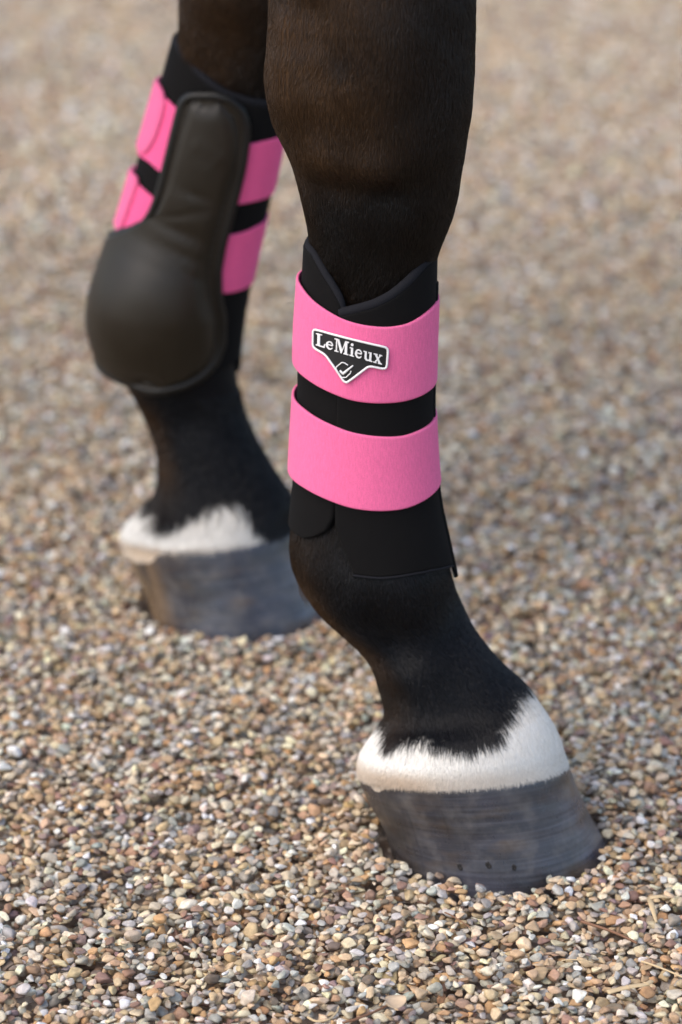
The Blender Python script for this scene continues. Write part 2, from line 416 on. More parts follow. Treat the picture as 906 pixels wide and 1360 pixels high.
# stone colours (real-world base colours), by kind
KC = np.array([(0.50, 0.37, 0.245), (0.39, 0.275, 0.175), (0.52, 0.46, 0.385), (0.35, 0.315, 0.285), (0.42, 0.41, 0.41), (0.27, 0.26, 0.265),
               (0.66, 0.65, 0.645), (0.43, 0.26, 0.135), (0.34, 0.215, 0.145), (0.27, 0.165, 0.135), (0.235, 0.165, 0.17), (0.31, 0.32, 0.31), (0.60, 0.50, 0.37), (0.18, 0.14, 0.12)])
KW = np.array([0.17, 0.13, 0.15, 0.10, 0.07, 0.045, 0.06, 0.05, 0.055, 0.045, 0.03, 0.045, 0.10, 0.03])
kind = rng.choice(len(KC), N, p=KW/KW.sum())
pc = KC[kind]*np.exp(rng.normal(0, 0.15, (N, 1)))*np.exp(rng.normal(0, 0.035, (N, 3)))
pc = (0.92*pc + 0.08*pc.mean(1, keepdims=True))*(1.18, 1.17, 1.07); pc = np.clip(pc, 0.02, 0.8)
rot = np.stack([rng.normal(0, 0.22, N), rng.normal(0, 0.22, N), P[:, 6] + rng.normal(0, 0.12, N) + rng.integers(0, 2, N)*math.pi], 1)
NP = 20
pV, pF, pid = [], [], []
for k in range(NP):
    V, Fc = pebble_proto(k); off = len(pV)
    pV += [tuple(v) for v in V]; pF += [[i+off for i in f] for f in Fc]; pid += [k]*len(V)
nproto = len(pV)
allV = np.concatenate([np.array(pV), P[:, :3]])
me = bpy.data.meshes.new('gravel'); me.from_pydata(allV.tolist(), [], pF)
me.polygons.foreach_set('use_smooth', [True]*len(me.polygons))
def attr(me, name, typ, data, key='value'):
    a = me.attributes.new(name, typ, 'POINT'); a.data.foreach_set(key, np.ascontiguousarray(data).ravel()); return a
attr(me, 'proto', 'INT', np.concatenate([np.array(pid), np.full(N, -1)]).astype(np.int32))
attr(me, 'pick', 'INT', np.concatenate([np.zeros(nproto), rng.integers(0, NP, N)]).astype(np.int32))
attr(me, 'prot', 'FLOAT_VECTOR', np.concatenate([np.zeros((nproto, 3)), rot]).astype(np.float32), 'vector')
attr(me, 'psize', 'FLOAT_VECTOR', np.concatenate([np.ones((nproto, 3)), P[:, 3:6]*1.06]).astype(np.float32), 'vector')
attr(me, 'pcol', 'FLOAT_COLOR', np.concatenate([np.ones((nproto, 4)), np.concatenate([pc, np.ones((N, 1))], 1)]).astype(np.float32), 'color')
gravel = link('gravel', me, M_PEB, smooth=False, kind='stuff', label='loose mixed beige, grey and rust gravel covering the ground')
ng = bpy.data.node_groups.new('pebble_layer', 'GeometryNodeTree')
ng.interface.new_socket('Geometry', in_out='INPUT', socket_type='NodeSocketGeometry')
ng.interface.new_socket('Geometry', in_out='OUTPUT', socket_type='NodeSocketGeometry')
gi = ng.nodes.new('NodeGroupInput'); go = ng.nodes.new('NodeGroupOutput')
def named(name, typ):
    n = ng.nodes.new('GeometryNodeInputNamedAttribute'); n.data_type = typ; n.inputs['Name'].default_value = name
    return next(o for o in n.outputs if o.enabled and o.name == 'Attribute')
def sep_int(op, val):
    c = ng.nodes.new('FunctionNodeCompare'); c.data_type = 'INT'; c.operation = op
    ins = [i for i in c.inputs if i.enabled]; ng.links.new(named('proto', 'INT'), ins[0]); ins[1].default_value = val
    s = ng.nodes.new('GeometryNodeSeparateGeometry'); s.domain = 'POINT'
    ng.links.new(gi.outputs[0], s.inputs['Geometry']); ng.links.new(c.outputs[0], s.inputs['Selection']); return s.outputs[0]
g2i = ng.nodes.new('GeometryNodeGeometryToInstance')
for k in reversed(range(NP)): ng.links.new(sep_int('EQUAL', k), g2i.inputs[0])
pts = ng.nodes.new('GeometryNodeMeshToPoints'); ng.links.new(sep_int('EQUAL', -1), pts.inputs['Mesh'])
iop = ng.nodes.new('GeometryNodeInstanceOnPoints'); ng.links.new(pts.outputs[0], iop.inputs['Points']); ng.links.new(g2i.outputs[0], iop.inputs['Instance'])
iop.inputs['Pick Instance'].default_value = True
ng.links.new(named('pick', 'INT'), iop.inputs['Instance Index'])
e2r = ng.nodes.new('FunctionNodeEulerToRotation'); ng.links.new(named('prot', 'FLOAT_VECTOR'), e2r.inputs[0])
ng.links.new(e2r.outputs[0], iop.inputs['Rotation']); ng.links.new(named('psize', 'FLOAT_VECTOR'), iop.inputs['Scale'])
ng.links.new(iop.outputs[0], go.inputs[0])
gm = gravel.modifiers.new('pebbles', 'NODES'); gm.node_group = ng
print('pebbles', N)

# ------------------------------------------------------------------ horse: limbs as measured
near_pairs = [((352, -60), (634, -60)), ((357, 0), (630, 0)), ((357, 60), (628, 60)), ((354, 108), (626, 120)), ((362, 158), (619, 175)), ((384, 208), (611, 228)),
    ((399, 260), (602, 280)), ((411, 320), (581, 335)), ((414, 385), (564, 400)), ((411, 450), (562, 466)), ((409, 520), (560, 536)), ((406, 600), (564, 610)),
    ((399, 660), (574, 665)), ((387, 712), (586, 715)), ((385, 742), (595, 745)), ((396, 775), (603, 778)), ((424, 815), (616, 806)), ((462, 850), (632, 836)),
    ((488, 878), (650, 862)), ((503, 915), (672, 886)), ((512, 955), (697, 908), 964), ((497, 982), (727, 942), 992), ((481, 1008), (744, 972), 1018), ((475, 1034), (749, 996), 1042), ((484, 1056), (756, 1016), 1068)]
near_ratio = [0.85]*7 + [0.8, 0.75, 0.72, 0.72, 0.75, 0.82, 0.85, 0.85, 0.84, 0.82, 0.82, 0.84, 0.86, 0.9, 0.95, 0.97, 0.97, 0.97]
def up_extra(base, pair, lean, zs=(1.12, 1.0, 0.86, 0.70, 0.60), rs=((.16, .13), (.15, .12), (.12, .10), (.085, .075), (.072, .064))):
    c = on_plane((pair[0][0]+pair[1][0])/2, (pair[0][1]+pair[1][1])/2, base, L)
    return [(c + F*lean*(z-c[2]) + Z*(z-c[2]), a, b) for z, (a, b) in zip(zs, rs)]
near = Tube(HN, near_pairs, near_ratio, up_extra(HN, near_pairs[0], 0.0))
far_pairs = [((242, -60), (440, -60)), ((240, 0), (425, 0)), ((240, 45), (400, 60)), ((226, 110), (368, 140)), ((206, 180), (352, 212)), ((186, 250), (335, 280)), ((166, 320), (322, 350)),
    ((150, 385), (312, 410)), ((142, 440), (312, 458)), ((155, 490), (315, 494)), ((178, 527), (319, 521)), ((196, 563), (327, 553)), ((208, 603), (343, 588)),
    ((210, 640), (362, 620)), ((198, 672), (382, 650)), ((174, 694), (391, 668)), ((162, 714), (394, 686), 728), ((166, 740), (398, 704), 756)]
far_ratio = [0.9, 0.9, 0.88, 0.8, 0.78, 0.76, 0.76, 0.82, 0.85, 0.85, 0.84, 0.84, 0.85, 0.88, 0.92, 0.97, 0.97, 0.97]
far = Tube(HF, far_pairs, far_ratio, up_extra(HF, far_pairs[0], 0.14))

def tube_mesh(t, ns, nphi=72):
    s = np.linspace(0, t.n-1, ns); ph = np.linspace(-math.pi, math.pi, nphi, endpoint=False)
    PH, S = np.meshgrid(ph, s); V = t.at(PH, S).reshape(-1, 3)
    f = grid_faces(ns, nphi, True); f += [tuple(range(nphi))[::-1], tuple((ns-1)*nphi+k for k in range(nphi))]
    return V, f
V1, f1 = tube_mesh(near, 260); V2, f2 = tube_mesh(far, 220)
import bmesh
bm = bmesh.new(); bmesh.ops.create_icosphere(bm, subdivisions=4, radius=1.0)
Ve = np.array([v.co[:] for v in bm.verts]); fe = [tuple(v.index for v in f.verts) for f in bm.faces]; bm.free()
mid = (near.C[0]+far.C[0])/2
def blob(c, a, b, z): return c + Ve[:, :1]*F*a + Ve[:, 1:2]*L*b + Ve[:, 2:]*Z*z
parts = [(V1, f1), (V2, f2), (blob(mid+Z*0.03, 0.30, 0.25, 0.27), fe), (blob(mid-F*0.42+Z*0.08, 0.62, 0.27, 0.31), fe)]
VV, FF = [], []
for V, f in parts:
    o = len(VV); VV += [tuple(v) for v in V]; FF += [tuple(i+o for i in q) for q in f]
raw = bpy.data.meshes.new('raw'); raw.from_pydata(VV, [], FF)
tmp = bpy.data.objects.new('horse', raw); COL.objects.link(tmp)
md = tmp.modifiers.new('r', 'REMESH'); md.mode = 'VOXEL'; md.voxel_size = 0.0042; md.use_smooth_shade = True
dg = bpy.context.evaluated_depsgraph_get()
body = bpy.data.meshes.new_from_object(tmp.evaluated_get(dg)); bpy.data.objects.remove(tmp); bpy.data.meshes.remove(raw)
body.name = 'horse'
nv = len(body.vertices); X = np.empty(nv*3); body.vertices.foreach_get('co', X); X = X.reshape(-1, 3)
# smooth the voxel steps
ne = len(body.edges); E = np.empty(ne*2, int); body.edges.foreach_get('vertices', E); E = E.reshape(-1, 2)
deg = np.bincount(E.ravel(), minlength=nv)[:, None].clip(1)
for it in range(6):
    acc = np.zeros_like(X); np.add.at(acc, E[:, 0], X[E[:, 1]]); np.add.at(acc, E[:, 1], X[E[:, 0]])
    lam = 0.5 if it % 2 == 0 else -0.52
    X = X + lam*(acc/deg - X)
# limb coordinates for each vertex
def limb_table(t, ns=300, nphi=48):
    s = np.linspace(0, t.n-1, ns); ph = np.linspace(-math.pi, math.pi, nphi, endpoint=False)
    PH, S = np.meshgrid(ph, s); return t.at(PH, S).reshape(-1, 3), PH.ravel(), S.ravel()
tabs = [limb_table(near), limb_table(far)]
allp = np.concatenate([tabs[0][0], tabs[1][0]]); allph = np.concatenate([tabs[0][1], tabs[1][1]]); alls = np.concatenate([tabs[0][2], tabs[1][2]])
which = np.concatenate([np.zeros(len(tabs[0][0]), int), np.ones(len(tabs[1][0]), int)])
kd = kdtree.KDTree(len(allp))
for i, p in enumerate(allp): kd.insert(p, i)
kd.balance()
low = X[:, 2] < 0.72; idx = np.zeros(nv, int)
for i in np.nonzero(low)[0]: idx[i] = kd.find(X[i])[1]
# bones and tendons under the skin: (limb, photo px, radius m, height m)
BUMPS = [(0, (p_, 240+(p_-400)*0.14), 0.0095, -0.0017) for p_ in (400, 424, 448, 474, 500, 524)] + [(0, (p_, 219+(p_-400)*0.12), 0.010, 0.0022) for p_ in (402, 430, 460, 490, 515)] + [
         (0, (384, 40), 0.010, 0.002), (0, (386, 85), 0.010, 0.0022), (0, (392, 130), 0.010, 0.002), (0, (412, 15), 0.010, -0.003), (0, (414, 60), 0.010, -0.003), (0, (418, 105), 0.010, -0.0022), (0, (456, 82), 0.014, -0.0025),
         (0, (430, 380), 0.010, 0.0015), (0, (545, 150), 0.012, -0.0018), (0, (530, 60), 0.016, 0.002),
         (0, (385, 110), 0.030, 0.004), (0, (470, 60), 0.035, 0.004), (0, (560, 130), 0.04, 0.003), (0, (428, 212), 0.014, 0.0032), (0, (500, 228), 0.014, 0.003),
         (0, (560, 200), 0.02, 0.002), (0, (440, 262), 0.018, -0.0045), (0, (510, 268), 0.018, -0.0040), (0, (455, 165), 0.02, -0.002), (0, (420, 20), 0.015, -0.003),
         (0, (560, 290), 0.018, 0.0015), (0, (535, 795), 0.022, 0.0045), (0, (470, 775), 0.018, 0.002), (0, (522, 858), 0.014, -0.0055), (0, (500, 815), 0.012, -0.003), (0, (468, 812), 0.014, 0.003), (0, (560, 900), 0.016, 0.003), (0, (535, 930), 0.011, -0.002), (0, (600, 835), 0.016, -0.0025), (0, (630, 900), 0.015, 0.002),
         (0, (600, 1000), 0.03, 0.0015), (0, (500, 1020), 0.016, 0.002), (0, (445, 345), 0.014, 0.002), (0, (500, 340), 0.03, -0.002),
         (1, (255, 60), 0.02, 0.004), (1, (300, 60), 0.025, -0.004), (1, (250, 560), 0.02, -0.003), (1, (285, 600), 0.03, 0.002), (1, (190, 715), 0.02, 0.003)]
body.vertices.foreach_set('co', X.ravel()); body.update()
NRM = np.empty(nv*3); body.vertices.foreach_get('normal', NRM); NRM = NRM.reshape(-1, 3)
for limb, (px, py), r, hgt in BUMPS:
    t = (near, far)[limb]; c = t.at(*t.find(px, py)); d2 = ((X-c)**2).sum(1)
    X = X + NRM*(hgt*np.exp(-d2/(r*r)))[:, None]
X = X + NRM*(0.0006*smooth_noise(X[:, 0]+X[:, 2], X[:, 1]+0.7*X[:, 2], 5, 0.03))[:, None]
body.vertices.foreach_set('co', X.ravel()); body.update()

# coat colours: bay upper limb, black points, white pastern band, painted knee shading
def white_edge(t, pts_):
    q = np.array([t.find(*p) for p in pts_]); o = np.argsort(q[:, 0]); return q[o, 0], q[o, 1]
WN = white_edge(near, [(517, 962), (522, 990), (540, 984), (560, 984), (580, 988), (600, 990), (622, 992), (645, 984), (662, 966), (676, 948), (684, 925)])
WF = white_edge(far, [(203, 684), (215, 700), (232, 698), (248, 694), (262, 682), (290, 671), (312, 668), (330, 682), (345, 700), (360, 716)])
BN = [near.find(470, 400)[1], near.find(470, 175)[1]]
def edge_of(limb, phi): return np.interp(phi, *(WN if limb == 0 else WF))
COAT_SHADING = [(near.at(*near.find(px, py)), r_, dk) for px, py, r_, dk in [(430, 213, .016, .30), (500, 224, .015, .22), (400, 120, .025, .35), (380, 60, .02, .25), (455, 84, .012, -.45),
         (450, 192, .013, -.2), (470, 275, .026, -.45), (420, 262, .016, -.3), (430, 392, .018, .35), (414, 330, .009, .3), (520, 270, .02, -.3), (540, 240, .02, -.15), (470, 340, .02, -.2)]]  # knee ridge highlights and the shade below them put into the coat tone
def coat(limb, phi, s, xyz):
    n = len(phi); out = np.empty((n, 3))
    x, y, z = xyz[:, 0], xyz[:, 1], xyz[:, 2]
    nz = smooth_noise(x+0.3*y, z, 11, 0.05); nz2 = smooth_noise(x-0.2*y, z*0.8, 12, 0.012); n3 = smooth_noise(x, z+y, 14, 0.13)
    bay = np.array([0.046, 0.0230, 0.0092]); dark = np.array([0.0065, 0.0046, 0.0034]); blk = np.array([0.0042, 0.0043, 0.0056])
    k = np.clip((z-0.36)/0.06, 0, 1)*0.85                        # brown of the knee fades into black below
    k = np.clip(k*(0.8+0.28*nz+0.2*n3), 0, 1)
    for c_, r_, dk in COAT_SHADING:
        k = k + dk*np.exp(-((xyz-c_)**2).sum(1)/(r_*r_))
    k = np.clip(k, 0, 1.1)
    front = np.clip((np.sin(phi)-0.15)/0.6, 0, 1); k = k*(1-0.82*front)
    band = np.exp(-((z-0.322-0.01*nz)/0.022)**2)*0.35*(limb == 0); k = np.clip(k+band, 0, 1)
    back = np.clip((-np.sin(phi)-0.05)/0.55, 0, 1)*np.clip((0.24-np.abs(z-0.125)*2.2)/0.2, 0, 1)*1.0; k = np.clip(k+back*(0.6+nz), 0, 1)
    c = dark + (bay-dark)*k[:, None]
    bl = np.clip((0.22-z)/0.08, 0, 1)*(1-np.clip(back*1.2, 0, .95)); c = c + (blk-c)*bl[:, None]
    pos = [np.interp(phi, *WN), np.interp(phi, *WF)]
    edge = np.where(limb == 0, pos[0], pos[1]); edge = edge + 0.16*nz2 + 0.10*nz
    wt = np.clip((s-edge)/0.12, 0, 1)
    white = np.array([0.67, 0.645, 0.59]); cream = np.array([0.60, 0.44, 0.29])
    smax = np.where(limb == 0, near.n-1, far.n-1)
    cr = np.clip((s-(smax-np.where(limb == 0, 2.0, 1.5)))/0.5, 0, 1)*np.clip(-np.sin(phi)+0.95, 0, 1); wcol = white + (cream-white)*(cr*np.clip(0.65+0.5*nz, 0, 1))[:, None]
    return c + (wcol-c)*wt[:, None], wt
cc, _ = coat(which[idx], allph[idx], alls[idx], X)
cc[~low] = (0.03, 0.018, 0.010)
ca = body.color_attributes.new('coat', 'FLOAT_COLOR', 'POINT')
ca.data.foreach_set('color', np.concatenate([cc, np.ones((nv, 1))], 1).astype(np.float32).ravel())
body.materials.clear()
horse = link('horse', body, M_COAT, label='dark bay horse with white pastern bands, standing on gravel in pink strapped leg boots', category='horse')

# hooves ------------------------------------------------------------
def make_hoof(t, c, mat, a0, b0, name='hoof'):
    nphi, nr = 144, 40
    ph = np.linspace(-math.pi, math.pi, nphi, endpoint=False)
    top = t.at(ph, np.full(nphi, t.n-2.02), 0.0014)
    sn, cs = np.sin(ph), np.cos(ph)
    rr = 1 - 0.13*np.exp(-((ph+math.pi/2)/0.75)**2)              # heels: flatter behind
    base = c + F*(0.004 + a0*sn*rr)[:, None] - L*(b0*cs*np.where(sn < 0, 1-0.16*sn*sn, 1))[:, None] - Z*0.010
    V = []; att = []
    for k in range(nr):
        u = k/(nr-1); p = top*(1-u) + base*u
        flare = -0.002*math.sin(math.pi*u) + 0.0042*np.exp(-((ph+math.pi/2)/0.75)**2)*math.exp(-((u-0.30)/0.24)**2)                       # the wall is slightly dished
        out_ = (F*sn[:, None] - L*cs[:, None])
        ringb = 0.00012*np.sin(u*19 + 0.8*np.sin(2*ph)) + 0.00008*np.sin(u*43+1+1.5*np.sin(ph*3))
        lip = 0.0022*math.exp(-(u/0.05)**2)
        V.append(p + out_*(flare + ringb*min(1, u*6) - lip*0.6)[:, None])
        att.append(np.stack([(ph+math.pi)/(2*math.pi), np.full(nphi, u), np.zeros(nphi), np.ones(nphi)], 1))
    V = np.concatenate(V); att = np.concatenate(att)
    f = grid_faces(nr, nphi, True) + [tuple(range(nphi))[::-1], tuple((nr-1)*nphi+k for k in range(nphi))]
    o = mesh(name, V, f); aa = o.color_attributes.new('wall', 'FLOAT_COLOR', 'POINT'); aa.data.foreach_set('color', att.astype(np.float32).ravel())
    return link(name, o, mat, horse), V.reshape(nr, nphi, 3)
hoof1, HV1 = make_hoof(near, HN, M_HOOF, 0.0715, 0.0675)
hoof2, HV2 = make_hoof(far, HFG, M_HOOF_FAR, 0.0700, 0.0665)
hoof1['label'] = 'grey horn hoof with three nail holes'; hoof2['label'] = 'grey hoof with pale brown streaks at the heel'
hp = proj(HV1.reshape(-1, 3)).reshape(HV1.shape[:2]+(2,))
for (px, py) in ((613, 1150), (648, 1149), (680, 1153)):
    d = ((hp-(px, py))**2).sum(-1); d[:, :] += np.where(np.cos(np.linspace(-math.pi, math.pi, 144, endpoint=False)) < 0, 1e6, 0)[None]
    i, j = np.unravel_index(np.argmin(d), d.shape); p = HV1[i, j]
    t1 = HV1[i, j+1]-HV1[i, j-1]; t1 /= np.linalg.norm(t1); t2 = HV1[i+1, j]-HV1[i-1, j]; t2 /= np.linalg.norm(t2)
    n = np.cross(t1, t2); n = n if n @ (CAM-p) > 0 else -n
    big_ = random.uniform(0.75, 1.25); V = []; f = []; m = 10                                      # an old nail hole: broken lip around a dark grit plug
    for r_, h_ in ((0.0024, -0.0001), (0.0018, 0.0006), (0.0013, 0.0004), (0.0010, 0.0001)):
        for k in range(m):
            a = 2*math.pi*k/m; q = r_*big_*random.uniform(0.75, 1.25); V.append(p + t1*q*math.cos(a)*0.8 + t2*q*math.sin(a)*1.15 + n*h_)
    for r_ in range(3):
        for k in range(m): f.append((r_*m+k, r_*m+(k+1) % m, (r_+1)*m+(k+1) % m, (r_+1)*m+k))
    f.append(tuple(3*m+k for k in range(m)))
    link('nail_hole', mesh('nail_hole', V, f), M_HOLE, hoof1)

# hair ----------------------------------------------------------------
def grow(name, t, limb, n, srange, length, rad, phir=(-2.2, 2.2), lay=0.22, fringe=False):
    ph = rng.uniform(*phir, n); s = rng.uniform(*srange, n)
    e = 0.02
    p = t.at(ph, s); down = t.at(ph, s+e)-t.at(ph, s-e); down /= np.linalg.norm(down, axis=1, keepdims=True)
    nrm = t.at(ph, s, 0.001)-p; nrm /= np.linalg.norm(nrm, axis=1, keepdims=True); sd = np.cross(nrm, down)
    # rest on the finished skin
    hit = [grow.bvh.find_nearest(q) for q in p]
    r0 = np.array([h_[0][:] for h_ in hit]); nrm = np.array([h_[1][:] for h_ in hit])
    down = down - nrm*(down*nrm).sum(1, keepdims=True); down /= np.linalg.norm(down, axis=1, keepdims=True); sd = np.cross(nrm, down)
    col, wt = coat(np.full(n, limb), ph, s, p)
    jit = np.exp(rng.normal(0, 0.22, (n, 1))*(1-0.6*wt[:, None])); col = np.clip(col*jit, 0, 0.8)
    rim_ = (wt < 0.5)*np.exp(-((s-edge_of(limb, ph))/0.45)**2)            # black hairs trail down into the white
    ln = length*(1+0.1*wt+1.3*rim_*rng.uniform(0, 1, n))*rng.uniform(0.6, 1.25, n)
    side = rng.normal(0, 0.16, n)*(1-0.4*wt) + 0.3*smooth_noise(p[:, 0]*1.0, p[:, 2], 21, 0.03)
    lf = lay*rng.uniform(0.5, 1.6, n)*(1-0.4*wt)
    K = 4; pts_ = np.empty((n, K, 3)); pts_[:, 0] = r0 - nrm*0.0005
    for k in range(1, K):
        u = k/(K-1)
        q_ = r0 + (down*u + sd*(side*u)[:, None])*ln[:, None]               # laid on the skin, lifting a little
        hk = [grow.bvh.find_nearest(x_) for x_ in q_]
        sk_ = np.array([h_[0][:] for h_ in hk]); nk = np.array([h_[1][:] for h_ in hk])
        pts_[:, k] = sk_ + nk*(lf*(u-0.55*u*u)*ln + 0.0001 + 0.0017*u*np.clip((s-(t.n-3.3))/1.1, 0, 1))[:, None]
    hc = bpy.data.hair_curves.new(name); hc.add_curves([K]*n)
    hc.attributes['position'].data.foreach_set('vector', pts_.astype(np.float32).ravel())
    ra = hc.attributes.get('radius') or hc.attributes.new('radius', 'FLOAT', 'POINT')
    rr = (rad*(1+0.25*wt))[:, None]*np.array([1.0, 0.95, 0.7, 0.15])[None]
    ra.data.foreach_set('value', rr.astype(np.float32).ravel())
    ac = hc.attributes.new('coat', 'FLOAT_COLOR', 'POINT')
    ac.data.foreach_set('color', np.repeat(np.concatenate([col, np.ones((n, 1))], 1), K, axis=0).astype(np.float32).ravel())
    o = bpy.data.objects.new(name, hc); COL.objects.link(o); hc.materials.append(M_HAIR); o.parent = horse; o['kind'] = 'stuff'
    return o
from mathutils.bvhtree import BVHTree
grow.bvh = BVHTree.FromPolygons([tuple(v) for v in X], [tuple(p.vertices) for p in body.polygons])
sN = lambda x, y: near.find(x, y)[1]
sFr = lambda x, y: far.find(x, y)[1]
grow('coat_hair', near, 0, 60000, (4.0, sN(470, 430)), 0.0062, 0.00010, lay=0.13)
grow('coat_hair', near, 0, 50000, (sN(480, 700), near.n-2.6), 0.0058, 0.00010, lay=0.13)
grow('coat_hair', near, 0, 60000, (near.n-4.3, near.n-2.06), 0.0046, 0.00010, lay=0.09)
grow('coat_hair', far, 1, 9000, (4.5, sFr(300, 160)), 0.009, 0.00018)
grow('coat_hair', far, 1, 9000, (sFr(250, 530), far.n-2.3), 0.008, 0.00018)
grow('coat_hair', far, 1, 8000, (far.n-3.8, far.n-2.04), 0.006, 0.00016, lay=0.2)
grow('coat_hair', near, 0, 260, (sN(425, 800)-0.12, sN(425, 800)+0.12), 0.013, 0.00012, phir=(-1.9, -1.35), lay=0.5)   # the tuft behind the fetlock

# ------------------------------------------------------------------ near boot
nb_pairs = [((400, 302), (582, 318)), ((399, 330), (581, 346)), ((396, 385), (580, 402)), ((392, 450), (578, 467)), ((391, 520), (577, 537)), ((387, 590), (580, 604)),
            ((384, 650), (586, 660)), ((379, 700), (597, 710)), ((376, 742), (606, 752)), ((374, 775), (614, 785))]
nbt = Tube(HN, nb_pairs, 0.86)
boot = empty('leg_boot', (float(nbt.C[5][0]), float(nbt.C[5][1]), 0.14), 'black neoprene leg boot with two pink straps and a lettered badge, on the nearer leg', 'horse boot', 'pair of pink strapped leg boots')
def zwave(t, pts_, h=0.0, n=1):
    """closed edge around a tube through measured points, levelling off behind"""
    q = np.array([t.find(px, py, h) for px, py in pts_]); q = q[np.argsort(q[:, 0])]
    if abs(np.diff(q[:, 0])).min() < 1e-6: q = q[np.concatenate([[True], np.diff(q[:, 0]) > 1e-6])]
    l, r = q[0], q[-1]; b = 0.5*(l[1]+r[1])
    ext = [(-math.pi, b)]
    if l[0] > -1.3: ext.append((l[0]-0.45, l[1]-0.06))
    ext.append((min(l[0]-0.6, -1.7), l[1]-0.07)); ext.sort()
    ext2 = [(max(r[0]+0.5, 1.8), r[1]-0.06), (math.pi, b)]
    Q = np.array(ext + [tuple(x) for x in q] + ext2); Q = Q[np.argsort(Q[:, 0])]
    g = np.linspace(-math.pi, math.pi, 721)[:-1]; v = np.interp(g, Q[:, 0], Q[:, 1])
    k = np.exp(-np.linspace(-2.2, 2.2, 61)**2); k /= k.sum()
    v = np.convolve(np.concatenate([v[-30:], v, v[:30]]), k, 'valid')
    return lambda ph: np.interp((np.asarray(ph)+math.pi) % (2*math.pi) - math.pi, np.append(g, math.pi), np.append(v, v[0]))
def strap(t, top, bot, h0, h1, mat, parent, name='strap', label=None, phis=None):
    a, b = zwave(t, top, h1), zwave(t, bot, h1)
    u = edge_param(14, 5, 0.08)
    if phis is None:
        ph = np.linspace(-math.pi, math.pi, 120, endpoint=False); wrap = True
    else:
        ph = phis[0] + (phis[1]-phis[0])*edge_param(60, 5, 0.02); wrap = False
    PH, U = np.meshgrid(ph, u); S = a(PH)*(1-U) + b(PH)*U
    S = S + 0.012*np.sin(PH*9)*0.3
    V, f = slab(t, PH, S, h0, h1, 0.0008, wrap, None, 0.6)
    o = link(name, mesh(name, local(V, parent), f), mat, parent)
    if label: o['label'] = label
    return o
def mapped_sheet(t, Lp, Rp, h0, h1, mat, parent, name, nu=40, nv_=40, r=0.002, extra=None, ang=None, keep=0.35):
    """sheet between a left and a right border, each a list of photo points or ('a', phi, s)"""
    def conv(pts_):
        return np.array([(p[1], p[2]) if p[0] == 'a' else t.find(p[0], p[1], h1) for p in pts_])
    v = edge_param(nv_, 6, 0.05); u = edge_param(nu, 6, 0.06)
    lq, rq = poly_interp(conv(Lp)*[1, .3], v)/[1, .3], poly_interp(conv(Rp)*[1, .3], v)/[1, .3]
    PH = lq[:, None, 0]*(1-u)[None] + rq[:, None, 0]*u[None]; S = lq[:, None, 1]*(1-u)[None] + rq[:, None, 1]*u[None]
    V, f = slab(t, PH, S, h0, h1, r, False, extra, keep)
    o = link(name, mesh(name, local(V, parent), f), mat, parent); return o, PH, S
# main shell: seam at the camera side, round the front and the back to beneath the tendon flap
def shell(t, top_phi, top_s, bot_phi, bot_s, p0, p1, h0, h1, mat, parent, name, n=150, slant=0.0):
    ph = p0 + (p1-p0)*edge_param(n, 6, 0.012); u = edge_param(46, 7, 0.025)
    a = np.interp(ph, top_phi, top_s); b = np.interp(ph, bot_phi, bot_s)
    k = np.array([1, 2, 3, 2, 1.0]); k /= k.sum()
    sm = lambda x: np.convolve(np.pad(x, 2, mode='edge'), k, 'valid')
    a, b = sm(a), sm(b)
    PH, U = np.meshgrid(ph, u); S = a[None]*(1-U) + b[None]*U
    PH = PH + slant*np.clip((U-0.77)/0.23, 0, 1)*np.clip(1-(PH-p0)/1.0, 0, 1)
    V, f = slab(t, PH, S, h0, h1, 0.002, False)
    return link(name, mesh(name, local(V, parent), f), mat, parent), (ph, a, b)
ftop = [nbt.find(*p) for p in [(447, 419), (470, 414), (497, 407), (520, 396), (545, 377), (567, 352)]]
fbot = [nbt.find(*p) for p in [(462, 764), (490, 768), (520, 767), (550, 763), (575, 758), (594, 754)]]
seam = nbt.find(445, 560)[0]
s_back = 0.95
tp = [x[0] for x in ftop] + [1.75, 2.4, 3.0, 3.6, 4.4]; ts = [x[1] for x in ftop] + [0.62, 0.5, 0.5, 0.5, 0.5]
bp = [x[0] for x in fbot] + [2.0, 3.0, 4.4]; bs = [x[1] for x in fbot] + [7.9, 7.5, 7.2]
sh, (shp, sha, shb) = shell(nbt, tp, ts, bp, bs, seam, 4.3, -0.006, 0.0, M_NEO, boot, 'shell', slant=0.24)
# tendon flap: wraps from behind up to the seam, rounded at both ends
flap, fph, fs = mapped_sheet(nbt, [('a', -2.15, 0.8), ('a', -2.15, 4), ('a', -2.15, 7.15)], [(412, 336), (426, 362), (442, 386), (452, 402), (455, 411), (451, 425), (453, 470), (453, 560), (451, 640), (446, 672), (443, 690), (434, 706), (418, 714), (402, 716)], -0.0075, -0.0016, M_NEO, boot, 'tendon_flap', 44, 60, 0.002)

